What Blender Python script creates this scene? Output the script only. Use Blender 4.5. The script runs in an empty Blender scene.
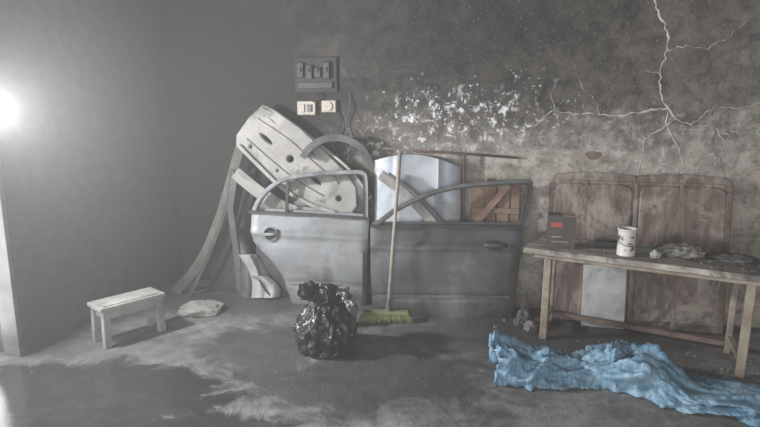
import bpy, bmesh, math, random
from mathutils import Vector, Matrix, noise, Euler
random.seed(7)
S=bpy.context.scene
S.view_settings.view_transform='Standard'
S.view_settings.look='None'
S.view_settings.exposure=0.0

# ---------------------------------------------------------------- materials
def new_mat(name):
    m=bpy.data.materials.new(name); m.use_nodes=True
    nt=m.node_tree; b=nt.nodes['Principled BSDF']
    return m,nt,b
def N(nt,t,**k):
    n=nt.nodes.new(t)
    for a,v in k.items(): setattr(n,a,v)
    return n
def noise_n(nt,vec,scale,detail=6,rough=.6,dist=0):
    n=N(nt,'ShaderNodeTexNoise'); n.inputs['Scale'].default_value=scale
    n.inputs['Detail'].default_value=detail; n.inputs['Roughness'].default_value=rough
    n.inputs['Distortion'].default_value=dist
    nt.links.new(vec,n.inputs['Vector']); return n.outputs['Fac']
def ramp(nt,fac,stops):
    r=N(nt,'ShaderNodeValToRGB'); e=r.color_ramp.elements
    while len(e)<len(stops): e.new(.5)
    for i,(p,c) in enumerate(stops):
        e[i].position=p
        if not isinstance(c,(tuple,list)): c=(c,c,c)
        e[i].color=(c[0],c[1],c[2],1)
    nt.links.new(fac,r.inputs[0]); return r.outputs[0]
def mixc(nt,fac,a,b,mode='MIX'):
    m=N(nt,'ShaderNodeMix'); m.data_type='RGBA'; m.blend_type=mode
    for i,v in ((0,fac),(6,a),(7,b)):
        sock=m.inputs[i]
        if hasattr(v,'is_output'): nt.links.new(v,sock)
        elif isinstance(v,(int,float)):
            sock.default_value = v if i==0 else (v,v,v,1)
        else: sock.default_value=(v[0],v[1],v[2],1)
    return m.outputs[2]
def math_n(nt,op,a,b=0.0,c=None):
    m=N(nt,'ShaderNodeMath'); m.operation=op
    for i,v in enumerate((a,b,c)):
        if v is None: continue
        if hasattr(v,'is_output'): nt.links.new(v,m.inputs[i])
        else: m.inputs[i].default_value=v
    return m.outputs[0]
def maprange(nt,v,a,b,c=0,d=1,smooth=True):
    m=N(nt,'ShaderNodeMapRange'); m.interpolation_type='SMOOTHSTEP' if smooth else 'LINEAR'
    nt.links.new(v,m.inputs[0])
    for i,x in enumerate((a,b,c,d)): m.inputs[i+1].default_value=x
    return m.outputs[0]
def objco(nt):
    return N(nt,'ShaderNodeTexCoord').outputs['Object']
def xyz(nt,vec):
    s=N(nt,'ShaderNodeSeparateXYZ'); nt.links.new(vec,s.inputs[0]); return s.outputs
def bump(nt,b,h,strength=.3,dist=.02):
    n=N(nt,'ShaderNodeBump'); n.inputs['Strength'].default_value=strength; n.inputs['Distance'].default_value=dist
    nt.links.new(h,n.inputs['Height']); nt.links.new(n.outputs[0],b.inputs['Normal'])
def blob(nt,vec,cx,cy,rx,ry,soft=.5,cz=None,warp=.0,wn=None):
    """elliptical mask, 1 inside"""
    s=xyz(nt,vec)
    ax=s[0]; ay=s[2] if cz is not None else s[1]
    dx=math_n(nt,'DIVIDE',math_n(nt,'SUBTRACT',ax,cx),rx)
    dy=math_n(nt,'DIVIDE',math_n(nt,'SUBTRACT',ay,cy),ry)
    d=math_n(nt,'SQRT',math_n(nt,'ADD',math_n(nt,'MULTIPLY',dx,dx),math_n(nt,'MULTIPLY',dy,dy)))
    if wn is not None:
        d=math_n(nt,'ADD',d,math_n(nt,'MULTIPLY',math_n(nt,'SUBTRACT',wn,.5),warp))
    return maprange(nt,d,1-soft,1+soft,1,0)
def simple(name,c1,c2,scale=6,rough=.7,metal=0,bmp=.2,bscale=None,dust=None,dust_amt=.5,spec=None):
    m,nt,b=new_mat(name); v=objco(nt)
    f=noise_n(nt,v,scale,8,.65,.3)
    col=ramp(nt,f,[(.35,c1),(.65,c2)])
    if dust:
        g=noise_n(nt,v,scale*.45+1.3,9,.7,.6)
        col=mixc(nt,maprange(nt,g,.48,.68,0,dust_amt),col,dust)
    nt.links.new(col,b.inputs['Base Color'])
    b.inputs['Roughness'].default_value=rough; b.inputs['Metallic'].default_value=metal
    if spec is not None: b.inputs['Specular IOR Level'].default_value=spec
    if bmp: bump(nt,b,noise_n(nt,v,bscale or scale*5,6,.6),bmp,.01)
    return m

# ---------------------------------------------------------------- mesh helpers
def link(o,parent=None):
    S.collection.objects.link(o)
    if parent: o.parent=parent
    return o
def empty(name,loc=(0,0,0),rot=(0,0,0)):
    e=bpy.data.objects.new(name,None); e.empty_display_size=.1
    e.location=loc; e.rotation_euler=rot; return link(e)
def mesh(name,vs,fs,mat,parent=None,loc=(0,0,0),rot=(0,0,0),smooth=False,bev=0):
    me=bpy.data.meshes.new(name); me.from_pydata([tuple(v) for v in vs],[],fs)
    bm=bmesh.new(); bm.from_mesh(me); bmesh.ops.recalc_face_normals(bm,faces=bm.faces); bm.to_mesh(me); bm.free()
    me.materials.append(mat)
    for p in me.polygons: p.use_smooth=smooth
    o=bpy.data.objects.new(name,me); o.location=loc; o.rotation_euler=rot; link(o,parent)
    if bev:
        b=o.modifiers.new('b','BEVEL'); b.width=bev; b.segments=2; b.limit_method='ANGLE'
    return o
def box_vf(x0,x1,y0,y1,z0,z1):
    vs=[(x,y,z) for x in (x0,x1) for y in (y0,y1) for z in (z0,z1)]
    fs=[(0,1,3,2),(4,6,7,5),(0,4,5,1),(2,3,7,6),(0,2,6,4),(1,5,7,3)]
    return vs,fs
def box(name,b,mat,parent=None,loc=(0,0,0),rot=(0,0,0),bev=.003):
    vs,fs=box_vf(*b); return mesh(name,vs,fs,mat,parent,loc,rot,False,bev)
def boxes(name,bs,mat,parent=None,loc=(0,0,0),rot=(0,0,0),bev=0):
    V=[];F=[]
    for b in bs:
        vs,fs=box_vf(*b); o=len(V); V+=vs; F+=[tuple(i+o for i in f) for f in fs]
    return mesh(name,V,F,mat,parent,loc,rot,False,bev)
def frames(pts):
    T=[]
    for i in range(len(pts)):
        a=pts[max(i-1,0)]; b=pts[min(i+1,len(pts)-1)]; T.append((b-a).normalized())
    return T
def sweep(name,pts,prof,mat,parent=None,up=(0,1,0),scales=None,loc=(0,0,0),rot=(0,0,0),smooth=False,bev=0,closed=False):
    pts=[Vector(p) for p in pts]; n=len(pts); m=len(prof); T=frames(pts)
    if closed:
        T=[(pts[(i+1)%n]-pts[i-1]).normalized() for i in range(n)]
    V=[];F=[]; up=Vector(up)
    for i,p in enumerate(pts):
        s=T[i].cross(up)
        if s.length<1e-4: s=T[i].cross(Vector((1,0,0)))
        s.normalize(); u=s.cross(T[i]).normalized(); k=scales[i] if scales else 1
        for a,b in prof: V.append(p+s*a*k+u*b*k)
    for i in range(n if closed else n-1):
        for j in range(m):
            a=i*m+j; b=i*m+(j+1)%m; i2=(i+1)%n
            F.append((a,b,i2*m+(j+1)%m,i2*m+j))
    if not closed: F.append(tuple(range(m))); F.append(tuple((n-1)*m+j for j in range(m)))
    return mesh(name,V,F,mat,parent,loc,rot,smooth,bev)
def circ(r,n=12): return [(r*math.cos(2*math.pi*i/n),r*math.sin(2*math.pi*i/n)) for i in range(n)]
def rect(w,h): return [(-w/2,-h/2),(w/2,-h/2),(w/2,h/2),(-w/2,h/2)]
def smoothpath(pts,sub=6):
    pts=[Vector(p) for p in pts]; out=[]
    for i in range(len(pts)-1):
        p0=pts[max(i-1,0)];p1=pts[i];p2=pts[i+1];p3=pts[min(i+2,len(pts)-1)]
        for k in range(sub):
            t=k/sub
            out.append(.5*((2*p1)+(p2-p0)*t+(2*p0-5*p1+4*p2-p3)*t*t+(3*p1-p0-3*p2+p3)*t**3))
    out.append(pts[-1]); return out
def grid_solid(name,nu,nv,front,back,mat,parent=None,loc=(0,0,0),rot=(0,0,0),smooth=True):
    V=[];F=[]
    for fn in (front,back):
        for i in range(nu+1):
            for j in range(nv+1): V.append(fn(i/nu,j/nv))
    o=(nu+1)*(nv+1); I=lambda i,j,k=0:k*o+i*(nv+1)+j
    for i in range(nu):
        for j in range(nv):
            F.append((I(i,j),I(i+1,j),I(i+1,j+1),I(i,j+1)))
            F.append((I(i,j,1),I(i,j+1,1),I(i+1,j+1,1),I(i+1,j,1)))
    for i in range(nu):
        for j in (0,nv): F.append((I(i,j),I(i+1,j),I(i+1,j,1),I(i,j,1)))
    for j in range(nv):
        for i in (0,nu): F.append((I(i,j),I(i,j+1),I(i,j+1,1),I(i,j,1)))
    ob=mesh(name,V,F,mat,parent,loc,rot,smooth)
    if smooth:
        e=ob.modifiers.new('es','EDGE_SPLIT'); e.split_angle=math.radians(40)
    return ob
def plate(name,outline,holes,depth,mat,parent=None,loc=(0,0,0),rot=(0,0,0),bev=.004):
    """plate in local XZ plane with holes, thickness along Y"""
    cu=bpy.data.curves.new(name,'CURVE'); cu.dimensions='2D'; cu.fill_mode='BOTH'
    cu.extrude=depth/2; cu.bevel_depth=bev; cu.bevel_resolution=1
    for pl in [outline]+holes:
        sp=cu.splines.new('POLY'); sp.points.add(len(pl)-1); sp.use_cyclic_u=True
        for i,p in enumerate(pl): sp.points[i].co=(p[0],p[1],0,1)
    t=bpy.data.objects.new('tmp',cu); S.collection.objects.link(t)
    bpy.context.view_layer.update()
    me=bpy.data.meshes.new_from_object(t.evaluated_get(bpy.context.evaluated_depsgraph_get()))
    bpy.data.objects.remove(t)
    me.transform(Matrix.Rotation(math.pi/2,4,'X'))
    me.materials.clear(); me.materials.append(mat)
    o=bpy.data.objects.new(name,me); o.location=loc; o.rotation_euler=rot
    return link(o,parent)
def ell(cx,cy,rx,ry=None,ang=0,n=18):
    ry=ry or rx; c,s=math.cos(ang),math.sin(ang)
    return [(cx+rx*math.cos(a)*c-ry*math.sin(a)*s, cy+rx*math.cos(a)*s+ry*math.sin(a)*c) for a in [2*math.pi*i/n for i in range(n)]]
def lathe(name,prof,mat,parent=None,loc=(0,0,0),rot=(0,0,0),n=28,smooth=True):
    V=[];F=[];m=len(prof)
    for i in range(n):
        a=2*math.pi*i/n
        for r,z in prof: V.append((r*math.cos(a),r*math.sin(a),z))
    for i in range(n):
        for j in range(m-1):
            F.append((i*m+j,((i+1)%n)*m+j,((i+1)%n)*m+j+1,i*m+j+1))
    o=mesh(name,V,F,mat,parent,loc,rot,smooth)
    e=o.modifiers.new('es','EDGE_SPLIT'); e.split_angle=math.radians(35)
    return o
def lump(name,rx,ry,rz,mat,parent=None,loc=(0,0,0),rot=(0,0,0),amp=.25,freq=3,seed=0,seg=40,flat=True,ridge=False,shape=None,smooth=True):
    V=[];F=[];nu,nv=seg,seg//2
    for j in range(nv+1):
        th=math.pi*j/nv
        for i in range(nu):
            ph=2*math.pi*i/nu
            d=Vector((math.sin(th)*math.cos(ph),math.sin(th)*math.sin(ph),math.cos(th)))
            q=d*freq+Vector((seed*3.1,seed*1.7,seed))
            nn=noise.fractal(q,1,2,4)
            if ridge: nn=.5-abs(noise.noise(q))*2.2+.35*(.5-abs(noise.noise(q*2.3))*2)
            k=1+amp*nn
            p=Vector((d.x*rx*k,d.y*ry*k,d.z*rz*k))
            if shape: p=shape(p,d)
            if flat: p.z=max(p.z,-rz*.55)
            V.append(p)
    for j in range(nv):
        for i in range(nu):
            a=j*nu+i;b=j*nu+(i+1)%nu
            F.append((a,b,b+nu,a+nu))
    zmin=min(v[2] for v in V)
    V=[Vector((v[0],v[1],v[2]-zmin)) for v in V]
    return mesh(name,V,F,mat,parent,loc,rot,smooth)

# ---------------------------------------------------------------- room materials
C=Vector((-1.72,4.72,0)); A=-0.2592
def RW(s,t,z=0):   # room coords -> world
    return Vector((C.x+s*math.cos(A)+t*math.sin(A), C.y+s*math.sin(A)-t*math.cos(A), z))
RM=(0,0,A)

# floor (object coords == world coords)
mf,nt,b=new_mat('sooty_concrete_floor'); v=objco(nt)
n1=noise_n(nt,v,1.6,9,.62,.5); n2=noise_n(nt,v,9,8,.7,.2); n3=noise_n(nt,v,45,4,.6)
col=ramp(nt,n1,[(.34,(.082,.081,.080)),(.5,(.15,.148,.145)),(.66,(.235,.232,.226))])
col=mixc(nt,.45,col,ramp(nt,n2,[(.38,(.055,.055,.054)),(.62,(.265,.262,.256))]),'MIX')
st=noise_n(nt,v,3.2,9,.7,1.0)
stain=math_n(nt,'MAXIMUM',blob(nt,v,-.10,2.85,.85,.40,.4,warp=2.6,wn=st),blob(nt,v,-.65,3.30,.55,.40,.4,warp=2.6,wn=st))
stain=math_n(nt,'MAXIMUM',stain,math_n(nt,'MULTIPLY',blob(nt,v,1.2,3.5,1.1,.5,.6,warp=1.2,wn=st),.9))
stain=math_n(nt,'MAXIMUM',stain,math_n(nt,'MULTIPLY',blob(nt,v,-.9,4.1,1.0,.35,.6,warp=1.2,wn=st),.85))
stain=math_n(nt,'MAXIMUM',stain,math_n(nt,'MULTIPLY',blob(nt,v,-1.3,3.15,.9,.35,.5,warp=2.2,wn=st),.6))
col=mixc(nt,math_n(nt,'MULTIPLY',stain,.82),col,(.03,.03,.031))
wet=math_n(nt,'MAXIMUM',blob(nt,v,-1.75,2.62,.98,.44,.22,warp=1.6,wn=st),blob(nt,v,-.85,2.3,.45,.22,.25,warp=1.6,wn=st))
col=mixc(nt,math_n(nt,'MULTIPLY',wet,.88),col,(.022,.022,.023))
nt.links.new(col,b.inputs['Base Color'])
rg=math_n(nt,'MAXIMUM',wet,math_n(nt,'MULTIPLY',stain,.5))
nt.links.new(maprange(nt,rg,0,1,.8,.12,False),b.inputs['Roughness'])
h=math_n(nt,'ADD',math_n(nt,'MULTIPLY',n2,.6),math_n(nt,'MULTIPLY',n3,.3))
h=math_n(nt,'MULTIPLY',h,math_n(nt,'SUBTRACT',1.0,math_n(nt,'MULTIPLY',wet,.9)))
bump(nt,b,h,.5,.03)

# back wall
mw,nt,b=new_mat('sooty_plaster_back'); v=objco(nt); x,y,z=xyz(nt,v)
n1=noise_n(nt,v,1.3,8,.6,.4); n2=noise_n(nt,v,7,10,.75,.5); n3=noise_n(nt,v,38,6,.65); n4=noise_n(nt,v,3.1,10,.75,1.2)
clean=ramp(nt,n2,[(.36,(.155,.137,.12)),(.62,(.42,.385,.35))])
soot=ramp(nt,n2,[(.36,(.023,.0215,.020)),(.62,(.093,.085,.077))])
soot=mixc(nt,maprange(nt,n4,.50,.66,0,.5),soot,(.155,.138,.122))
zl=math_n(nt,'ADD',z,math_n(nt,'MULTIPLY',math_n(nt,'SUBTRACT',n4,.5),1.1))
sm=maprange(nt,zl,1.0,1.50)
left=maprange(nt,math_n(nt,'ADD',x,math_n(nt,'MULTIPLY',math_n(nt,'SUBTRACT',n4,.5),1.0)),1.2,2.1,1,0)
right=maprange(nt,x,2.6,4.6,0,.34)
sm=math_n(nt,'SUBTRACT',math_n(nt,'MAXIMUM',sm,left),right)
col=mixc(nt,sm,clean,soot)
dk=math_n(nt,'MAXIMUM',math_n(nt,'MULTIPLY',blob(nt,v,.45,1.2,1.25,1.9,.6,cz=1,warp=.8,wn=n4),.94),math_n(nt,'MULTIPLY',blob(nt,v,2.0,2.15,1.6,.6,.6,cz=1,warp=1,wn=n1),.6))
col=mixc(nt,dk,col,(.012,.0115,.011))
sp=maprange(nt,n3,.56,.64)
col=mixc(nt,math_n(nt,'MULTIPLY',sp,.5),col,(.022,.020,.019))
sp2=maprange(nt,noise_n(nt,v,60,3,.5),.62,.7)
col=mixc(nt,math_n(nt,'MULTIPLY',sp2,math_n(nt,'MULTIPLY',maprange(nt,x,1.2,2.4),.28)),col,(.45,.42,.38))
# flaked white patches
vo=N(nt,'ShaderNodeTexVoronoi'); vo.inputs['Scale'].default_value=22; vo.inputs['Randomness'].default_value=1
dv=N(nt,'ShaderNodeVectorMath'); dv.operation='ADD'; nt.links.new(v,dv.inputs[0])
nc=N(nt,'ShaderNodeTexNoise'); nc.inputs['Scale'].default_value=30; nt.links.new(v,nc.inputs['Vector'])
sc=N(nt,'ShaderNodeVectorMath'); sc.operation='SCALE'; sc.inputs['Scale'].default_value=.09; nt.links.new(nc.outputs['Color'],sc.inputs[0])
nt.links.new(sc.outputs[0],dv.inputs[1]); nt.links.new(dv.outputs[0],vo.inputs['Vector'])
fl=maprange(nt,noise_n(nt,v,14,9,.8,.1),.515,.57)
area_m=math_n(nt,'MAXIMUM',blob(nt,v,2.45,1.37,.52,.20,.4,cz=1,warp=3.4,wn=n4),math_n(nt,'MULTIPLY',blob(nt,v,3.7,1.2,1.2,.25,.6,cz=1,warp=1.8,wn=n2),.35))
area_m=math_n(nt,'MAXIMUM',area_m,math_n(nt,'MULTIPLY',blob(nt,v,1.90,1.18,.5,.13,.6,cz=1,warp=2,wn=n4),.8))
fl=math_n(nt,'MULTIPLY',fl,area_m)
fl2=math_n(nt,'MULTIPLY',maprange(nt,vo.outputs['Distance'],.27,.16),math_n(nt,'MULTIPLY',blob(nt,v,2.5,1.44,.75,.26,.5,cz=1,warp=1.6,wn=n4),maprange(nt,noise_n(nt,v,5,3),.48,.56)))
fl=math_n(nt,'MAXIMUM',fl,fl2)
col=mixc(nt,math_n(nt,'MULTIPLY',fl,.9),col,(.66,.67,.69))
nt.links.new(col,b.inputs['Base Color']); b.inputs['Roughness'].default_value=.9
bump(nt,b,math_n(nt,'ADD',math_n(nt,'MULTIPLY',n2,.6),math_n(nt,'ADD',math_n(nt,'MULTIPLY',n3,.4),math_n(nt,'MULTIPLY',fl,.4))),.6,.025)

# left wall
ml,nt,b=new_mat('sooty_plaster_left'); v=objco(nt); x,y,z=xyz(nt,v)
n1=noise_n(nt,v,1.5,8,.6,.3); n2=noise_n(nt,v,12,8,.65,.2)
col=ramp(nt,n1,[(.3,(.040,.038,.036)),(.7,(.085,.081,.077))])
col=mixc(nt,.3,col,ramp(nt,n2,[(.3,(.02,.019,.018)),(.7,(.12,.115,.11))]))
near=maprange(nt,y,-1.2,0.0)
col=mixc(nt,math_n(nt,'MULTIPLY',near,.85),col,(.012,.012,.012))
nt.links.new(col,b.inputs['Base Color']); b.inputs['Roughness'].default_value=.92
bump(nt,b,n2,.3,.015)
mo=simple('grey_plaster',(.12,.115,.11),(.22,.21,.20),2.5,.9,0,.3,14)
mceil=simple('soot_ceiling',(.03,.03,.03),(.06,.06,.06),2,.95,0,.3,12)

# ---------------------------------------------------------------- room shell
W_,L_,H_=5.4,7.0,3.0
mesh('floor',[(-9,-8,0),(9,-8,0),(9,9,0),(-9,9,0),(-9,-8,-.2),(9,-8,-.2),(9,9,-.2),(-9,9,-.2)],[(0,1,2,3),(4,5,6,7),(0,1,5,4),(1,2,6,5),(2,3,7,6),(3,0,4,7)],mf)
def rbox(s0,s1,t0,t1,z0,z1): return (s0,s1,-t1,-t0,z0,z1)
wb=box('wall_back',rbox(-.2,W_+.2,-.2,0,0,H_),mw,None,C,RM,0)
D0,D1,DH=1.62,3.35,2.25     # side doorway along left wall
boxes('wall_left',[rbox(-.2,0,0,D0,0,H_),rbox(-.2,0,D0,D1,DH,H_),rbox(-.2,0,D1,L_,0,H_)],ml,None,C,RM)
box('wall_right',rbox(W_,W_+.2,0,L_,0,H_),mo,None,C,RM,0)
boxes('wall_front',[rbox(-.2,1.0,L_,L_+.2,0,H_),rbox(4.6,W_+.2,L_,L_+.2,0,H_),rbox(1.0,4.6,L_,L_+.2,2.7,H_)],mo,None,C,RM)
box('ceiling',rbox(-.2,W_+.2,-.2,L_+.2,H_,H_+.15),mceil,None,C,RM,0)
mfr=simple('painted_steel_frame',(.09,.09,.09),(.17,.17,.165),6,.6,.2)
boxes('door_frame_1',[rbox(-.12,.0,D0-.0,D0+.03,0,DH),rbox(-.12,.0,D1-.05,D1,0,DH),rbox(-.12,.0,D0,D1,DH-.05,DH)],mfr,None,C,RM,.004)  # steel frame of the side doorway, set into the wall opening

# cracks in plaster (raised pale filler lines), children of the wall
mcr=simple('pale_crack_plaster',(.34,.33,.315),(.56,.545,.53),20,.9)
def crack(pts,w):
    P=[Vector((p[0],p[1])) for p in pts]
    Q=[P[0]]
    for a,b2 in zip(P,P[1:]):
        n=max(2,int((b2-a).length/.022)); nd=Vector((-(b2-a).y,(b2-a).x)).normalized()
        for i in range(1,n+1):
            Q.append(a.lerp(b2,i/n)+nd*random.uniform(-.011,.011)*(0 if i==n else 1))
    V=[];F=[]
    for i,q in enumerate(Q):
        a=Q[max(i-1,0)];c=Q[min(i+1,len(Q)-1)];d=(c-a).normalized();nd=Vector((-d.y,d.x))
        ww=w*random.uniform(.25,1.35)*(1-.6*i/len(Q))/2
        for k,dy in ((ww,-.0005),(0,-.0035),(-ww,-.0005)):
            V.append((q.x+nd.x*k,dy,q.y+nd.y*k))
    for i in range(len(Q)-1):
        for k in (0,1): F.append((i*3+k,i*3+k+1,i*3+k+4,i*3+k+3))
    return V,F
CV=[];CF=[]
for pts,w in [
 ([(3.60,2.3),(3.61,2.14),(3.70,1.95),(3.71,1.83),(3.68,1.68),(3.69,1.56),(3.75,1.46),(3.80,1.39),(3.89,1.35),(4.05,1.33),(4.30,1.29),(4.7,1.27)],.014),
 ([(3.75,1.46),(3.62,1.44),(3.5,1.42),(3.33,1.415),(3.2,1.42),(3.03,1.45),(2.95,1.38),(2.87,1.33)],.012),
 ([(3.80,1.39),(3.72,1.32),(3.62,1.26),(3.61,1.16),(3.6,1.02)],.012),
 ([(3.75,1.46),(3.74,1.36),(3.80,1.25),(3.86,1.12),(3.84,1.0)],.010),
 ([(3.71,1.83),(3.82,1.86),(3.95,1.83),(4.05,1.9),(4.15,2.0)],.007),
 ([(3.68,1.68),(3.58,1.7),(3.5,1.66)],.006),
 ([(3.33,1.415),(3.28,1.52),(3.20,1.60),(3.15,1.75)],.005),
 ([(4.05,1.33),(4.1,1.22),(4.08,1.1)],.009),
 ([(3.03,1.45),(3.0,1.55),(3.05,1.66)],.005),
 ([(3.89,1.35),(4.0,1.45),(4.2,1.47),(4.4,1.53)],.008),
 ([(3.55,1.2),(3.4,1.22),(3.25,1.17),(3.1,1.2)],.006)]:
    V,F=crack(pts,w); o=len(CV); CV+=V; CF+=[tuple(i+o for i in f) for f in F]
mesh('plaster_cracks',CV,CF,mcr,wb)
plate('wall_patch',[(3.30+.05*math.cos(a)*(1+.2*math.sin(3*a)),1.14+.03*math.sin(a)) for a in [i*.35 for i in range(18)]],[],.004,simple('brown_stain',(.10,.075,.06),(.17,.135,.11),10,.9),wb,(0,-.003,0),bev=0)

# ---------------------------------------------------------------- shared materials
m_doorf=simple('dark_grey_car_paint',(.050,.052,.055),(.090,.094,.10),3,.52,.2,.10,30,(.20,.198,.195),.6,.4)
m_doorr=simple('grey_car_paint_dusty',(.16,.168,.175),(.25,.262,.275),3,.50,.2,.10,30,(.05,.05,.051),.75,.4)
m_black=simple('black_rubber',(.012,.012,.013),(.03,.03,.03),8,.6)
m_silver=simple('silver_car_paint',(.20,.222,.25),(.36,.39,.43),3,.45,.15,.05,20,(.085,.085,.088),.8)
m_beige=simple('grey_primer_plastic',(.18,.173,.163),(.32,.31,.293),4,.6,0,.15,25,(.045,.044,.042),.88)
m_greypl=simple('grey_plastic',(.05,.05,.052),(.11,.11,.115),5,.6,0,.1,25,(.03,.03,.03),.5)
m_white=simple('dusty_white_paint',(.25,.255,.26),(.41,.415,.42),5,.55,0,.1,20,(.09,.09,.09),.8)
m_soot=simple('sooty_dark_sheet',(.014,.014,.015),(.035,.035,.035),5,.8,0,.3,20)
m_wood=simple('brown_wood',(.10,.06,.04),(.20,.125,.085),5,.75,0,.3,30,(.18,.155,.13),.55)
m_pole=simple('weathered_pole',(.20,.17,.14),(.33,.29,.25),10,.7)
m_metal=simple('rusty_steel_tube',(.19,.155,.12),(.34,.295,.245),9,.6,.3,.15,40,(.10,.09,.08),.75)
m_rust=simple('rust_red_steel',(.085,.055,.042),(.16,.115,.095),8,.7,.1,.2,40,(.2,.18,.17),.5)

# ---------------------------------------------------------------- car doors
def interp(tab,z):
    for (z0,x0),(z1,x1) in zip(tab,tab[1:]):
        if z<=z1: return x0+(x1-x0)*(z-z0)/(z1-z0)
    return tab[-1][1]
def car_door(name,loc,rot,lt,rt,beltL,beltR,winpath,mat,handle,divider=None,hand='flap'):
    E=empty(name,loc,rot)
    def fr(u,w):
        bz=beltL+(beltR-beltL)*u; z=w*bz
        xl=interp(lt,z); xr=interp(rt,z); xx=xl+(xr-xl)*u
        y=-.045*abs(math.sin(math.pi*min(1,w*1.02)))**.8 if 0<w<1 else 0
        y-=.012*math.exp(-((w-.78)/.035)**2)
        y+=.010*math.exp(-((w-.24)/.03)**2)
        y+=.022*noise.noise(Vector((xx*4,z*4,3.3)))*(1 if 0<u<1 else 0)
        if u in(0,1): y+=.02
        return Vector((xx,y,z))
    def bk(u,w):
        p=fr(u,w); return Vector((p.x,.06,p.z))
    grid_solid('outer_skin',26,40,fr,bk,mat,E)
    P=smoothpath([(x,.02,z) for x,z in winpath],5)
    sweep('window_frame',P,rect(.034,.045),mat,E,(0,1,0),bev=.005)
    Q=smoothpath([(x,-.004,z) for x,z in winpath],5)
    cx=sum(p.x for p in Q)/len(Q); cz=min(p.z for p in Q)+.1
    Q=[Vector((p.x+(cx-p.x)*.035,-.004,p.z+(cz-p.z)*.06)) for p in Q]
    sweep('window_seal',Q,rect(.010,.012),m_black,E)
    xl=winpath[0][0]; xr=winpath[-1][0]
    sweep('belt_seal',[(xl-.03,-.012,beltL-.0),((xl+xr)/2,-.014,(beltL+beltR)/2+.004),(xr+.01,-.012,beltR)],rect(.018,.03),m_black,E)
    sweep('inner_belt',[(xl-.02,.05,beltL+.0),(xr,.05,beltR)],rect(.05,.03),mat,E)
    if divider:
        sweep('window_divider',[(divider[0][0],.015,divider[0][1]),(divider[1][0],.015,divider[1][1])],rect(.02,.025),m_black,E)
    hx,hz=handle
    if hand=='cup':
        lathe('handle_cup',[(.0,-.012),(.03,-.01),(.042,.0),(.048,.006),(.052,.0)],m_black,E,(hx,-.052,hz),(math.pi/2,0,0))
        lathe('handle_ring',[(.050,-.003),(.056,.004),(.050,.008),(.046,.004)],mat,E,(hx,-.054,hz),(math.pi/2,0,0))
        sweep('handle_bar',smoothpath([(hx-.05,-.058,hz-.004),(hx-.02,-.075,hz),(hx+.02,-.075,hz+.002),(hx+.05,-.058,hz+.004)]),rect(.022,.012),mat,E,(0,1,0),bev=.004)
    else:
        plate('handle_recess',ell(hx,hz,.06,.028),[],.006,m_black,E,(0,-.052,0))
        sweep('handle_bar',smoothpath([(hx-.075,-.055,hz+.004),(hx-.04,-.078,hz+.006),(hx+.04,-.078,hz+.006),(hx+.075,-.055,hz+.004)]),rect(.022,.014),mat,E,bev=.004)
        lathe('lock_cylinder',[(0,.012),(.010,.012),(.013,.0)],m_greypl,E,(hx+.098,-.045,hz),(math.pi/2,0,0))
    z0=beltL*.24
    sweep('rub_strip',[(interp(lt,z0)+.04,-.036,z0),(interp(rt,z0)-.04,-.036,z0+.01)],rect(.022,.010),mat,E,bev=.003)
    for zz in (.22,.48):
        box('edge_plate',(interp(rt,zz)-.004,interp(rt,zz)+.006,.0,.05,zz-.04,zz+.04),m_greypl,E)
    return E
car_door('car_door',(-.07,3.80,0),(-.07,0,-.05),
   [(0,.02),(.3,.005),(.66,0)],[(0,1.0),(.35,1.035),(.66,1.06)],.65,.655,
   [(.03,.65),(.10,.705),(.19,.77),(.38,.865),(.59,.925),(.86,.955),(1.06,.965),(1.10,.95),(1.085,.80),(1.045,.65)],m_doorf,(.86,.53))
car_door('car_door',(-.975,4.10,0),(-.06,0,-.10),
   [(0,.30),(.05,.29),(.22,.24),(.32,.17),(.40,.09),(.47,.025),(.55,0),(.70,0)],[(0,.87),(.7,.895)],.70,.665,
   [(.02,.69),(.06,.78),(.14,.87),(.27,.945),(.51,.985),(.76,1.0),(.845,.995),(.865,.95),(.87,.80),(.87,.66)],m_doorr,(.165,.54),((.27,.68),(.285,.94)),'cup')

# ---------------------------------------------------------------- scrap stack behind the doors
k=1/132
def bp(l): return [((u-300)*k,(165-w)*k) for u,w in l]
E=empty('car_bumper',(-.61,4.28,1.04),(-.16,0,-.10))
outl=bp([(262,107),(272,111),(300,130),(322,150),(345,172),(357,188),(358,206),(352,214),(336,214),(314,206),(286,191),(262,170),(236,147),(236,137),(248,120)])
ang=-math.radians(40)
holes=[ell(*bp([(266,140)])[0],.075,.026,ang),ell(*bp([(291,160)])[0],.038),ell(*bp([(273,122)])[0],.045,.012,ang),
       ell(*bp([(316,180)])[0],.080,.026,ang),ell(*bp([(341,199)])[0],.032),ell(*bp([(312,153)])[0],.055,.014,ang),ell(*bp([(337,177)])[0],.03,.014,ang),ell(*bp([(250,148)])[0],.022),ell(*bp([(278,172)])[0],.02)]
plate('bumper_shell',outl,holes,.05,m_beige,E,bev=.012)
plate('bumper_back',[(x*.96,z*.96) for x,z in outl],[],.01,m_soot,E,(0,.06,0))
sweep('bumper_lip',smoothpath([Vector((x,-.04,z)) for x,z in bp([(238,147),(262,170),(286,191),(314,206),(338,213)])]),rect(.03,.05),m_beige,E,bev=.006)
sweep('bumper_ridge',smoothpath([Vector((x,-.035,z)) for x,z in bp([(256,120),(290,142),(315,164),(340,184)])]),rect(.014,.03),m_beige,E,bev=.004)
sweep('bumper_groove',smoothpath([Vector((x,-.034,z)) for x,z in bp([(246,140),(270,160),(296,180),(326,197)])]),rect(.010,.02),m_greypl,E,bev=.003)
E=empty('bumper_reinforcement')
sweep('bar',smoothpath([(-1.10,4.25,.98),(-.92,4.24,.83),(-.70,4.22,.70),(-.45,4.19,.66),(-.2,4.14,.64)]),rect(.10,.03),m_beige,E,(0,1,0),bev=.006)
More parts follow.
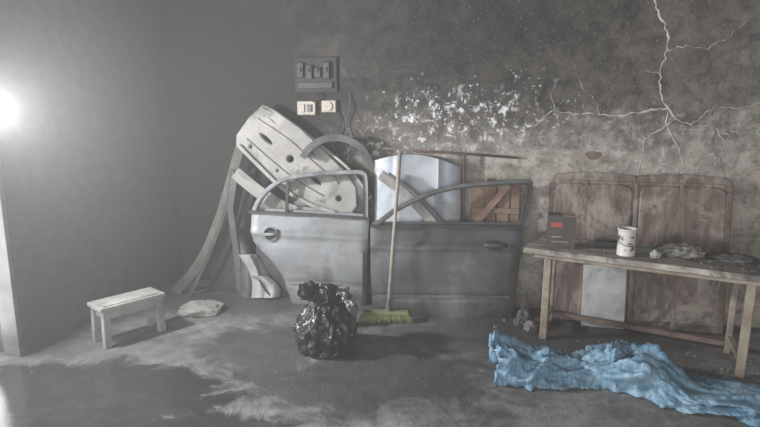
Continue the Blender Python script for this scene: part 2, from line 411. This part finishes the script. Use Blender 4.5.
sweep('bar_end',[(-1.10,4.25,.98),(-1.16,4.28,.7),(-1.13,4.30,.3),(-1.12,4.30,0)],rect(.05,.03),m_greypl,E,(0,1,0),bev=.006)
E=empty('bumper_trim')
sweep('strip',smoothpath([(-.90,4.36,1.43),(-.66,4.36,1.30),(-.42,4.30,1.12),(-.22,4.22,.96),(-.08,4.16,.78)]),rect(.09,.02),m_greypl,E,(0,1,0),bev=.005)
sweep('strip_lip',smoothpath([(-.90,4.34,1.46),(-.66,4.34,1.34),(-.42,4.28,1.16),(-.22,4.20,1.0),(-.08,4.14,.82)]),rect(.02,.04),m_beige,E,(0,1,0),bev=.005)
E=empty('wheel_arch_liner')
arc=[(-.33+.27*math.cos(a),4.20,.98+.27*math.sin(a)) for a in [math.pi*(.05+.8*i/18) for i in range(19)]]
sweep('liner',arc,rect(.012,.14),m_greypl,E,(0,1,0))
sweep('liner_rib',[(x,y-.07,z) for x,y,z in arc],rect(.05,.014),m_greypl,E,(0,1,0))
grid_solid('car_boot_lid',20,20,lambda u,w:Vector((-.98+.85*u,4.28-.14*u+.06*w-.05*math.sin(math.pi*u)*math.sin(math.pi*w),w*(.86-.12*(1-u)))),
   lambda u,w:Vector((-.98+.85*u,4.31-.14*u+.06*w,w*(.86-.12*(1-u)))),simple('sooty_boot_paint',(.03,.03,.034),(.08,.08,.085),4,.5,.2,.1,20,(.15,.15,.15),.5))
grid_solid('car_bonnet',30,26,
  lambda u,w:Vector((-.04+.62*u,4.03+.10*w-.12*u-.06*abs(math.sin(math.pi*u))**.7*(.4+.6*w)-.014*math.exp(-((u-.28)/.03)**2)-.014*math.exp(-((u-.74)/.03)**2),w*(1.05+.085*math.sin(math.pi*min(1,u*.9+.12))))),
  lambda u,w:Vector((-.04+.62*u,4.06+.10*w-.12*u,w*(1.05+.085*math.sin(math.pi*min(1,u*.9+.12))))),m_silver)
E=empty('car_side_skirt')
sweep('skirt_bar',smoothpath([(.00,3.94,1.00),(.16,3.93,.88),(.34,3.92,.70),(.50,3.91,.45),(.60,3.90,.0)]),rect(.07,.035),m_beige,E,bev=.008)
sweep('skirt_lip',smoothpath([(.06,3.92,1.01),(.22,3.91,.89),(.40,3.90,.71),(.56,3.89,.45),(.65,3.88,.02)]),rect(.02,.03),m_greypl,E,bev=.003)
E=empty('metal_pipe_stand')
sweep('pipe_h',[(.02,4.08,1.175),(.4,4.05,1.155),(.98,3.97,1.115)],circ(.008),m_rust,E,(0,0,1),smooth=True)
sweep('pipe_v',[(.605,3.99,0),(.605,4.0,.6),(.605,4.02,1.14)],circ(.009),m_rust,E,(0,1,0),smooth=True)
E=empty('wooden_crate_panel',(.66,3.955,0),(-.05,0,-.22))
for i,(a,w2,h2) in enumerate([(0,.085,.95),(.095,.07,.97),(.175,.085,.96),(.27,.06,.93)]):
    box('plank_%d'%(i+1),(a,a+w2,0,.015,0,h2),m_wood,E)
box('batten',(0,.33,-.018,0,.72,.76),m_wood,E)
sweep('diagonal_brace',[(.04,-.026,.66),(.25,-.026,.93)],rect(.045,.014),simple('red_wood',(.17,.10,.075),(.26,.175,.14),6,.7),E)
E=empty('car_wing_panel',(-.98,4.20,0),(-.25,0,.15))
def wp(off,wd,h0,h1,dy):
    return (lambda u,w:Vector((off+wd*u-.10*w+.05*math.sin(3*w),dy-.05*math.sin(math.pi*u),h0+(h1-h0)*w)),
            lambda u,w:Vector((off+wd*u-.10*w+.05*math.sin(3*w),dy+.02,h0+(h1-h0)*w)))
f,g=wp(-.03,.14,.0,.34,.0); grid_solid('panel',12,14,f,g,m_white,E)
f,g=wp(.07,.12,.0,.17,-.05); grid_solid('panel_lower',10,8,f,g,m_white,E)
f,g=wp(-.12,.12,.0,.55,.06); grid_solid('panel_rear',10,16,f,g,m_greypl,E)
sweep('panel_lip',smoothpath([(-.02,-.05,.33),(.03,-.07,.22),(.06,-.08,.10),(.12,-.09,.02)]),rect(.015,.02),m_black,E)
grid_solid('dark_board',10,14,lambda u,w:Vector((-1.38+.30*u+.08*w,4.33+.16*w+.02*math.sin(6*u),w*(.78+.22*u))),
  lambda u,w:Vector((-1.38+.30*u+.08*w,4.35+.16*w+.02*math.sin(6*u),w*(.78+.22*u))),m_soot)  # plain near-black board in the gap beside the plank
sweep('leaning_plank',smoothpath([(-1.64,4.30,0.012),(-1.42,4.33,.28),(-1.25,4.36,.66),(-1.17,4.39,.92),(-1.10,4.42,1.16)]),rect(.075,.018),
   simple('grey_plank',(.08,.073,.065),(.155,.143,.13),8,.8,0,.3),None,(0,1,0),bev=.003)
sweep('leaning_batten',smoothpath([(-1.50,4.24,0.01),(-1.34,4.27,.34),(-1.2,4.30,.70),(-1.14,4.33,1.0)]),rect(.03,.018),
   simple('dark_batten',(.04,.036,.034),(.08,.075,.07),8,.8,0,.3),None,(0,1,0),bev=.003)

# ---------------------------------------------------------------- electrical stuff on the wall
def onwall(name,s,z,off=.004):
    p=RW(s,off,z); return empty(name,p,RM)
m_box=simple('dusty_switch_plastic',(.28,.25,.21),(.44,.40,.34),9,.6,0,.1,30,(.09,.08,.07),.65)
E=onwall('electrical_switch',1.20,1.46)
box('back_plate',(-.075,.075,-.03,0,-.05,.055),m_box,E,bev=.006)
box('rocker_1',(-.05,-.01,-.042,-.03,-.025,.03),m_box,E); box('rocker_2',(.01,.05,-.042,-.03,-.025,.03),m_greypl,E)
E=onwall('electrical_socket',1.385,1.475)
box('back_plate',(-.058,.058,-.035,0,-.045,.045),m_box,E,bev=.006)
plate('socket_face',ell(0,0,.032),[ell(-.012,0,.004),ell(.012,0,.004)],.01,m_box,E,(0,-.04,0),bev=.001)
sweep('wire',smoothpath([(.06,-.01,-.03),(.09,-.03,-.15),(.04,-.03,-.26),(.08,-.02,-.36)]),circ(.005,8),m_black,E,(0,1,0))
sweep('wire_2',smoothpath([(.16,-.01,.10),(.17,-.03,-.02),(.13,-.03,-.12),(.16,-.02,-.22)]),circ(.004,8),m_greypl,E,(0,1,0))
E=onwall('burnt_meter_board',1.28,1.71)
box('board',(-.17,.17,-.02,0,-.13,.13),m_soot,E,bev=.004)
for i in range(4):
    box('breaker_%d'%(i+1),(-.14+.07*i,-.09+.07*i,-.05,-.02,-.02-.01*(i%2),.09-.02*(i%3)),m_black,E,bev=.004)
    box('lever_%d'%(i+1),(-.125+.07*i,-.105+.07*i,-.062,-.05,.02,.05),m_black,E)
box('terminal_strip',(-.14,.14,-.04,-.02,-.10,-.055),m_black,E)
sweep('cable',smoothpath([(.0,-.03,-.13),(.03,-.05,-.17),(-.02,-.03,-.2)]),circ(.006,8),m_black,E,(0,1,0))

# ---------------------------------------------------------------- broom
E=empty('push_broom')
sweep('handle',[(.055,3.685,.07),(.095,3.73,.62),(.135,3.775,1.17)],circ(.0125,12),m_pole,E,(0,1,0),smooth=True)
box('head_block',(-.12,.20,-.03,.03,.055,.085),simple('broom_block_green',(.10,.12,.06),(.18,.2,.1),8,.7),E,(0.0,3.685,0),(0,0,-.03),bev=.008)
lathe('socket',[(.014,.06),(.020,.0),(.024,-.02)],m_greypl,E,(.057,3.687,.10),(.0,.05,0))
V=[];F=[]
for i in range(520):
    bx=random.uniform(-.125,.205); by=random.uniform(-.03,.03); dx=(bx-.04)*.22+random.uniform(-.012,.012); dy=by*.8+random.uniform(-.012,.012); r=.0022
    o=len(V)
    for a in (0,2.1,4.2): V.append((bx+r*math.cos(a),3.685+by+r*math.sin(a),.06))
    V.append((bx+dx,3.685+by+dy,random.uniform(0,.008)))
    F+=[(o,o+1,o+3),(o+1,o+2,o+3),(o+2,o,o+3)]
mesh('bristles',V,F,simple('yellow_green_bristle',(.24,.26,.09),(.46,.46,.22),30,.7,0,0),E)

# ---------------------------------------------------------------- rubbish bag
m_bag,nt,b=new_mat('black_plastic_bag'); v=objco(nt)
nt.links.new(ramp(nt,noise_n(nt,v,5,6),[(.4,(.008,.008,.009)),(.75,(.03,.03,.032))]),b.inputs['Base Color'])
b.inputs['Roughness'].default_value=.36
dv=N(nt,'ShaderNodeVectorMath'); dv.operation='ADD'; nt.links.new(v,dv.inputs[0])
nc=N(nt,'ShaderNodeTexNoise'); nc.inputs['Scale'].default_value=6; nt.links.new(v,nc.inputs['Vector'])
sc=N(nt,'ShaderNodeVectorMath'); sc.operation='SCALE'; sc.inputs['Scale'].default_value=.3; nt.links.new(nc.outputs['Color'],sc.inputs[0])
nt.links.new(sc.outputs[0],dv.inputs[1])
mp=N(nt,'ShaderNodeMapping'); mp.inputs['Scale'].default_value=(1,1,.55); nt.links.new(dv.outputs[0],mp.inputs[0])
hh=None
for scl,wt in ((8,1.0),(19,.4)):
    vo=N(nt,'ShaderNodeTexVoronoi'); vo.inputs['Scale'].default_value=scl; nt.links.new(mp.outputs[0],vo.inputs['Vector'])
    q=math_n(nt,'MULTIPLY',vo.outputs['Distance'],wt); hh=q if hh is None else math_n(nt,'ADD',hh,q)
bump(nt,b,hh,.75,.035)
def bagshape(p,d):
    if d.z>.2:
        t=(d.z-.2)/.8; p.x*=1-.36*t; p.y*=1-.36*t; p.z*=1+.15*t
    a=math.atan2(d.y,d.x); pl=.06*max(0,d.z+.2)*(math.sin(11*a)+.6*math.sin(17*a+1))
    p.x*=1+pl; p.y*=1+pl
    return p
E=empty('rubbish_bag',(-.335,3.25,0),(0,0,.3))
o=lump('bag_body',.18,.168,.215,m_bag,E,amp=.16,freq=2.6,seed=3,seg=128,ridge=True,shape=bagshape)
V=[];F=[];n=90
for j in range(9):
    t=j/8
    for i in range(n):
        a=2*math.pi*i/n; r=(.095-.02*math.sin(t*3)+.06*t*t)*(1+.30*noise.noise(Vector((math.cos(a)*2.6,math.sin(a)*2.6,t*1.5)))+(.05+.06*t)*math.sin(7*a+2*t)+.04*math.sin(23*a))
        V.append((r*math.cos(a)+.01,r*math.sin(a),.275+.09*t+.06*noise.noise(Vector((math.cos(a)*2,math.sin(a)*2,5)))*t*2+.008*t*math.sin(13*a)))
for j in range(8):
    for i in range(n): F.append((j*n+i,j*n+(i+1)%n,(j+1)*n+(i+1)%n,(j+1)*n+i))
mesh('bag_mouth',V,F,m_bag,E,smooth=True)
E=empty('crumpled_paper_cup',(-.215,3.62,0))
lathe('cup',[(0,.004),(.045,.0),(.05,.01),(.058,.15),(.062,.155),(.055,.15),(.045,.015),(0,.012)],m_white,E,(0,0,.0),(.0,.06,0))
lump('crumple',.05,.05,.03,m_white,E,(0,0,.13),amp=.4,freq=2.5,seed=9,ridge=True)

# ---------------------------------------------------------------- stool
m_st=simple('whitewashed_stool_wood',(.18,.175,.168),(.29,.285,.275),7,.8,0,.3,40,(.09,.09,.085),.7)
E=empty('low_stool',(-1.63,3.448,0),(0,0,math.atan2(.272,.236)))
Lx,Ly=.40,.20
box('seat',(-Lx/2-.01,Lx/2+.01,-Ly/2,Ly/2,.235,.262),m_st,E,bev=.006)
box('seat_raised_edge',(-Lx/2+.02,Lx/2-.02,-Ly/2+.02,Ly/2-.02,.262,.268),m_st,E,bev=.003)
box('apron_front',(-Lx/2+.03,Lx/2-.03,-Ly/2+.012,-Ly/2+.03,.18,.235),m_st,E)
box('apron_back',(-Lx/2+.03,Lx/2-.03,Ly/2-.03,Ly/2-.012,.18,.235),m_st,E)
for i,(sx,sy) in enumerate([(-1,-1),(1,-1),(1,1),(-1,1)]):
    x0=sx*(Lx/2-.028); y0=sy*(Ly/2-.028)
    sweep('leg_%d'%(i+1),[(x0+sx*.006,y0+sy*.004,0),(x0,y0,.236)],rect(.042,.042),m_st,E,(0,1,0),bev=.004)
box('stretcher_left',(-Lx/2+.02,-Lx/2+.036,-Ly/2+.03,Ly/2-.03,.18,.235),m_st,E)
box('stretcher_right',(Lx/2-.036,Lx/2-.02,-Ly/2+.03,Ly/2-.03,.18,.235),m_st,E)

# stone slab
lump('cement_lump',.155,.12,.05,simple('pale_cement',(.18,.178,.17),(.30,.295,.28),8,.9,0,.6,25),None,(-1.30,3.88,0),(0,0,.2),amp=.28,freq=1.7,seed=5,seg=48)

# ---------------------------------------------------------------- work table
TB=math.radians(-30)
E=empty('work_table',(.90,3.42,0),(0,0,TB))
m_top,nt,b=new_mat('dusty_table_top'); v=objco(nt)
mp=N(nt,'ShaderNodeMapping'); mp.inputs['Scale'].default_value=(.5,3,1); nt.links.new(v,mp.inputs[0])
c1=ramp(nt,noise_n(nt,mp.outputs[0],5,9,.7,.5),[(.35,(.10,.09,.08)),(.5,(.23,.21,.185)),(.65,(.39,.365,.33))])
c1=mixc(nt,maprange(nt,noise_n(nt,v,4,8,.7,.8),.48,.60,0,.78),c1,(.055,.05,.045))
nt.links.new(c1,b.inputs['Base Color']); b.inputs['Roughness'].default_value=.75; bump(nt,b,noise_n(nt,v,30,6),.3,.01)
TL,TD,TH=1.52,.46,.60
box('top_front_plank',(0,TL,0,.225,TH-.035,TH),m_top,E,bev=.006)
box('top_back_plank',(.02,TL,.23,TD-.02,TH-.035,TH-.002),m_top,E,bev=.006)
box('apron_front',(.06,TL-.06,.035,.055,TH-.065,TH-.035),m_metal,E)
box('apron_back',(.06,TL-.06,.39,.41,TH-.075,TH-.035),m_metal,E)
for nme,(s,w) in {'leg_1':(.14,.065),'leg_2':(1.21,.065),'leg_3':(1.16,.40),'leg_4':(.10,.40)}.items():
    sweep(nme,[(s,w,0),(s+.005,w,TH-.035)],rect(.046,.046) if nme in('leg_1','leg_2') else rect(.036,.036),m_metal,E,(0,1,0),bev=.006)
box('side_rail_left',(.10,.13,.08,.40,TH-.075,TH-.035),m_metal,E)
box('side_rail_right',(1.18,1.21,.08,.40,TH-.075,TH-.035),m_metal,E)
sweep('low_rail_back',[(.10,.40,.06),(1.16,.40,.06)],rect(.03,.035),m_rust,E,(0,1,0))
sweep('low_rail_right',[(1.165,.40,.10),(1.205,.07,.10)],rect(.028,.03),m_metal,E,(0,0,1))
sweep('low_rail_left',[(.10,.40,.10),(.14,.07,.10)],rect(.028,.03),m_metal,E,(0,0,1))
def TP(s,w,z=TH): return Vector((.90+s*math.cos(TB)-w*math.sin(TB),3.42+s*math.sin(TB)+w*math.cos(TB),z))
m_cart=simple('dark_carton',(.04,.032,.032),(.075,.062,.058),6,.6); m_red=simple('red_print',(.26,.045,.035),(.34,.075,.055),8,.6); m_tan=simple('carton_tan',(.22,.17,.13),(.31,.25,.2),8,.8)
E=empty('cardboard_box',TP(.135,.06),(0,0,TB+.30))
box('carton',(0,.16,0,.12,0,.205),m_cart,E,bev=.002)
box('carton_side',(.160,.162,.002,.118,.002,.203),m_tan,E,bev=0)
box('red_label',(.015,.085,-.0015,0,.135,.165),m_red,E,bev=0)
box('text_strip',(.02,.08,-.0015,0,.07,.078),m_tan,E,bev=0)
box('text_strip_2',(.02,.12,-.0015,0,.040,.046),m_tan,E,bev=0)
box('flap_left',(-.0,.078,.0,.12,.205,.208),m_cart,E,bev=0)
box('flap_right',(.082,.16,.0,.12,.205,.208),m_tan,E,rot=(0,0,0),bev=0)
m_tin,nt,b=new_mat('white_tin_printed'); v=objco(nt)
c=ramp(nt,noise_n(nt,v,18,4,.6,1),[(.45,(.52,.51,.48)),(.52,(.48,.47,.44)),(.56,(.11,.09,.09))])
zz=xyz(nt,v)[2]
c=mixc(nt,math_n(nt,'SUBTRACT',1.0,math_n(nt,'MULTIPLY',maprange(nt,zz,.03,.035),maprange(nt,zz,.125,.12))),c,(.52,.51,.48))
nt.links.new(c,b.inputs['Base Color']); b.inputs['Roughness'].default_value=.45
E=empty('paint_tin',TP(.58,.12),(0,0,0))
lathe('tin_body',[(0,0),(.050,0),(.053,.004),(.051,.01),(.051,.145),(.053,.152),(.056,.155),(.056,.162),(.050,.163),(.046,.158),(.046,.02),(0,.018)],m_tin,E)
lathe('paint_drip',[(.0,.145),(.046,.145)],m_soot,E)
sweep('wire_handle',smoothpath([(-.056,0,.135),(-.065,-.01,.10),(-.035,-.06,.07),(.035,-.06,.07),(.065,-.01,.10),(.056,0,.135)]),circ(.002,6),m_greypl,E,(0,0,1))
m_rag=simple('grey_rag',(.12,.115,.108),(.22,.21,.198),8,.9,0,.4,30,(.06,.06,.06),.6)
m_dk=simple('dark_junk',(.04,.04,.04),(.11,.105,.10),8,.8,0,.4,30)
lump('crumpled_rag',.12,.07,.045,m_rag,None,TP(.86,.26,TH-.002),(0,0,-.4),amp=.5,freq=2.4,seed=1,ridge=True,seg=56)
lump('plaster_chunk',.035,.026,.026,m_white,None,TP(.74,.15),(0,0,.4),amp=.4,freq=1.5,seed=2)
lump('dark_cloth',.12,.07,.022,m_dk,None,TP(1.12,.31,TH-.003),(0,0,-.5),amp=.5,freq=2.6,seed=12,ridge=True,seg=56)
E=empty('steel_tool',TP(.62,.35,TH),(0,0,TB+.2))
sweep('shaft',[(-.11,0,.012),(.12,0,.012)],circ(.009,10),m_greypl,E,(0,0,1)); lathe('head',[(0,-.03),(.018,-.03),(.02,0),(.018,.03),(0,.03)],m_dk,E,(.12,0,.02),(math.pi/2,0,0))
E=empty('flat_tray',TP(.38,.27,TH),(0,0,TB+.1))
box('tray_base',(0,.16,0,.10,0,.006),m_dk,E); box('tray_rim_1',(0,.16,0,.006,.0,.03),m_dk,E); box('tray_rim_2',(0,.16,.094,.10,.0,.03),m_dk,E)
lump('wrapped_bundle',.10,.045,.03,m_rag,None,TP(1.38,.34,TH-.003),(0,0,-.3),amp=.5,freq=2.2,seed=21,ridge=True,seg=48)
V=[];F=[]
for i in range(60):
    p=TP(random.uniform(.05,1.45),random.uniform(.04,.40)); r=random.uniform(.003,.011); o=len(V)
    for a in range(4): V.append((p.x+r*math.cos(a*1.57+i),p.y+r*math.sin(a*1.57+i),TH-.001))
    V.append((p.x,p.y,TH+r*.8)); F+=[(o,o+1,o+4),(o+1,o+2,o+4),(o+2,o+3,o+4),(o+3,o,o+4)]
mesh('table_crumbs',V,F,m_rag)

# ---------------------------------------------------------------- wooden panel leaning against wall
m_pan,nt,b=new_mat('dusty_brown_panel'); v=objco(nt)
mp=N(nt,'ShaderNodeMapping'); mp.inputs['Scale'].default_value=(3,3,.7); nt.links.new(v,mp.inputs[0])
c1=ramp(nt,noise_n(nt,mp.outputs[0],4,9,.7,.6),[(.35,(.065,.047,.04)),(.5,(.14,.105,.09)),(.68,(.27,.22,.195))])
c1=mixc(nt,maprange(nt,noise_n(nt,v,3.5,9,.75,1),.48,.62,0,.7),c1,(.32,.285,.26))
c1=mixc(nt,maprange(nt,noise_n(nt,v,2.2,8,.75,1),.53,.62,0,.75),c1,(.045,.035,.03))
nt.links.new(c1,b.inputs['Base Color']); b.inputs['Roughness'].default_value=.7; bump(nt,b,noise_n(nt,mp.outputs[0],18,6),.35,.01)
E=empty('wooden_headboard',(1.165,3.78,0),(-.115,0,-.262))
def rr(x0,x1,z0,z1,rl,rr_,arch=0):
    p=[(x0,z0),(x1,z0)]
    p+=[(x1-rr_+rr_*math.cos(a),z1-rr_+rr_*math.sin(a)) for a in [i*math.pi/12 for i in range(7)]] if rr_ else [(x1,z1)]
    if arch:
        a0=x1-rr_; a1=x0+rl
        p+=[(a0+(a1-a0)*i/10,z1+arch*math.sin(math.pi*i/10)) for i in range(1,10)]
    p+=[(x0+rl-rl*math.sin(a),z1-rl+rl*math.cos(a)) for a in [i*math.pi/12 for i in range(7)]] if rl else [(x0,z1)]
    return p
plate('backing_left',rr(0,.545,0,1.02,.07,.03,.012),[],.022,m_pan,E)
plate('backing_right',rr(.555,1.125,0,1.02,.03,.07,.012),[],.022,m_pan,E)
for i,(a,c2) in enumerate([(.035,.225),(.245,.52),(.58,.815),(.835,1.085)]):
    plate('raised_panel_%d'%(i+1),rr(a,c2,.05,.945,.05 if i in(0,2) else .015,.05 if i in(1,3) else .015,.008),[],.012,m_pan,E,(0,-.019,0),bev=.008)
for i,xx in enumerate((.235,.55,.825)):
    box('rib_%d'%(i+1),(xx-.012,xx+.012,-.034,-.01,.0,.97),m_pan,E,bev=.004)
box('top_rail',(.05,1.07,-.028,-.01,.955,.98),m_pan,E,bev=.006)
box('end_stile',(1.09,1.125,-.035,.011,.0,.93),m_rust,E,bev=.006)
box('white_board',(0,.275,0,.018,0,.42),m_white,None,(1.37,3.62,0),(-.16,0,-.262),bev=.003)

# ---------------------------------------------------------------- blue tarpaulin
m_blue,nt,b=new_mat('blue_tarpaulin'); v=objco(nt)
c1=ramp(nt,noise_n(nt,v,5,7,.65,1),[(.3,(.055,.14,.24)),(.5,(.115,.24,.35)),(.7,(.25,.37,.46))])
wv=N(nt,'ShaderNodeTexWave'); wv.inputs['Scale'].default_value=14; wv.inputs['Distortion'].default_value=5; nt.links.new(v,wv.inputs[0])
c1=mixc(nt,maprange(nt,wv.outputs['Fac'],.7,.95,0,.3),c1,(.32,.39,.44))
c1=mixc(nt,maprange(nt,noise_n(nt,v,8,8,.75,.5),.51,.63,0,.6),c1,(.11,.125,.135))
nt.links.new(c1,b.inputs['Base Color']); b.inputs['Roughness'].default_value=.5; bump(nt,b,noise_n(nt,v,20,5,.6,1.2),.5,.02)
E=empty('blue_tarpaulin')
def tarp(name,path,ws,hs,seed,nu=130,nv=54,fold=.30):
    P=smoothpath([(x,y,0) for x,y in path],20); m=len(P)
    def samp(arr,t):
        q=t*(len(arr)-1); i=min(int(q),len(arr)-2); f=q-i; f=f*f*(3-2*f); return arr[i]*(1-f)+arr[i+1]*f
    V=[];F=[]
    for i in range(nu+1):
        t=i/nu; q=t*(m-1); k0=min(int(q),m-2); p=P[k0].lerp(P[k0+1],q-k0); d=(P[k0+1]-P[k0]).normalized(); nd=Vector((-d.y,d.x,0))
        w=samp(ws,t); h=samp(hs,t)
        for j in range(nv+1):
            a=math.pi*j/nv
            q3=Vector((t*5+seed+math.cos(a)*1.2,math.cos(a)*2.2,math.sin(a)*1.5))
            rd=.5-abs(noise.noise(q3))*2.2; rd2=.5-abs(noise.noise(q3*2.7+Vector((4,2,1))))*2; rd3=.5-abs(noise.noise(q3*5.5))*2
            k=1+fold*rd+fold*.5*rd2+fold*.2*rd3
            off=-math.cos(a)*w*k
            z=max(.003+.004*abs(rd2),abs(math.sin(a))**.8*h*k)
            lx=.03*noise.noise(Vector((t*5,math.cos(a)*2+9,seed)))+.05*math.sin(a)*noise.noise(Vector((seed,t*3,a)))
            if i==0: lx+=.02*math.sin(5*a)
            V.append(p+nd*off+d*lx+Vector((0,0,z)))
    for i in range(nu):
        for j in range(nv):
            a=i*(nv+1)+j; F.append((a,a+1,a+nv+2,a+nv+1))
    o=mesh(name,V,F,m_blue,E,smooth=True)
    s=o.modifiers.new('s','SOLIDIFY'); s.thickness=.004; s.offset=-1
    return o
tarp('tarp_roll',[(.62,2.90),(.85,2.88),(1.10,2.88),(1.28,2.86),(1.40,2.78)],[.15,.14,.13,.14,.11],[.235,.15,.10,.17,.08],3.0,fold=.34)
tarp('tarp_spread',[(1.15,2.94),(1.40,2.80),(1.62,2.68),(1.85,2.58),(2.15,2.48)],[.13,.18,.19,.19,.18],[.12,.19,.05,.06,.04],8.4,fold=.36)
tarp('tarp_corner',[(1.95,2.62),(2.08,2.50),(2.2,2.36)],[.10,.12,.10],[.07,.09,.06],15.1,nu=50)

# ---------------------------------------------------------------- debris
V=[];F=[]
def chip(x,y,r,hf=.6):
    o=len(V); a0=random.random()*6
    for a in range(5):
        rr2=r*random.uniform(.6,1.2); V.append((x+rr2*math.cos(a*1.257+a0),y+rr2*math.sin(a*1.257+a0),0.0))
    for a in range(5):
        rr2=r*random.uniform(.3,.7); V.append((x+rr2*math.cos(a*1.257+a0),y+rr2*math.sin(a*1.257+a0),r*hf*random.uniform(.6,1)))
    for a in range(5): F.append((o+a,o+(a+1)%5,o+5+(a+1)%5,o+5+a))
    F.append(tuple(o+5+a for a in range(5)))
for i in range(130):
    x=random.uniform(-1.6,2.3); y=random.uniform(2.35,3.85)
    if x<-.9 and y<3.7: continue
    chip(x,y,random.choice([.003,.004,.005,.007]))
for i in range(45): chip(random.gauss(1.0,.05),random.gauss(3.66,.06),random.uniform(.006,.020),1.2)
for i in range(25): chip(random.uniform(1.1,2.2),random.uniform(3.0,3.4),random.uniform(.004,.013))
for i in range(35): chip(random.gauss(1.9,.12),random.gauss(2.92,.06),random.uniform(.006,.022))
mesh('floor_debris',V,F,m_rag)
E=empty('scrap_pile',(.985,3.62,0))
lump('scrap_1',.05,.05,.07,m_dk,E,amp=.5,freq=2,seed=31,ridge=True)
lump('scrap_2',.045,.04,.04,m_rag,E,(.02,-.09,0),amp=.5,freq=2,seed=33,ridge=True)
sweep('scrap_bar',[(-.05,-.05,.01),(.02,.06,.22)],rect(.02,.012),m_dk,E)

# ---------------------------------------------------------------- light and smoky air
wd=bpy.data.worlds.new('world'); S.world=wd; wd.use_nodes=True; nt=wd.node_tree
bg=nt.nodes['Background']; bg.inputs[0].default_value=(.93,.96,1,1); bg.inputs[1].default_value=2.0
pv=N(nt,'ShaderNodeVolumeScatter'); pv.inputs['Density'].default_value=.027; pv.inputs['Anisotropy'].default_value=.25
nt.links.new(pv.outputs[0],nt.nodes['World Output'].inputs['Volume'])
def area(name,loc,look,sx,sy,power,col=(1,1,1)):
    l=bpy.data.lights.new(name,'AREA'); l.shape='RECTANGLE'; l.size=sx; l.size_y=sy; l.energy=power; l.color=col
    o=bpy.data.objects.new(name,l); o.location=loc; d=(Vector(look)-Vector(loc)); o.rotation_euler=d.to_track_quat('-Z','Z').to_euler()
    link(o); return o
inn=Vector((math.cos(A),math.sin(A),0))
p=RW(-.25,(D0+D1)/2,DH/2); area('side_doorway_daylight',p,p+inn,D1-D0-.1,DH-.1,75,(.98,.99,1))
p=RW(.01,D0+.10,1.46); area('doorway_glare_lamp',p,p+inn,.12,.24,125,(1,1,1))  # extra lamp added at the door edge to make the glare halo
p=RW(2.8,L_+.25,1.35); area('garage_doorway_daylight',p,p+(RW(2.8,0,1.35)-RW(2.8,L_,1.35)),3.5,2.6,285,(1,.98,.95))

# ---------------------------------------------------------------- camera
cam=bpy.data.cameras.new('camera'); cam.sensor_width=36; cam.lens=560/760*36
co=bpy.data.objects.new('camera',cam); co.location=(0,0,1.45); co.rotation_euler=(math.radians(90-10.5),0,0); link(co)
S.camera=co
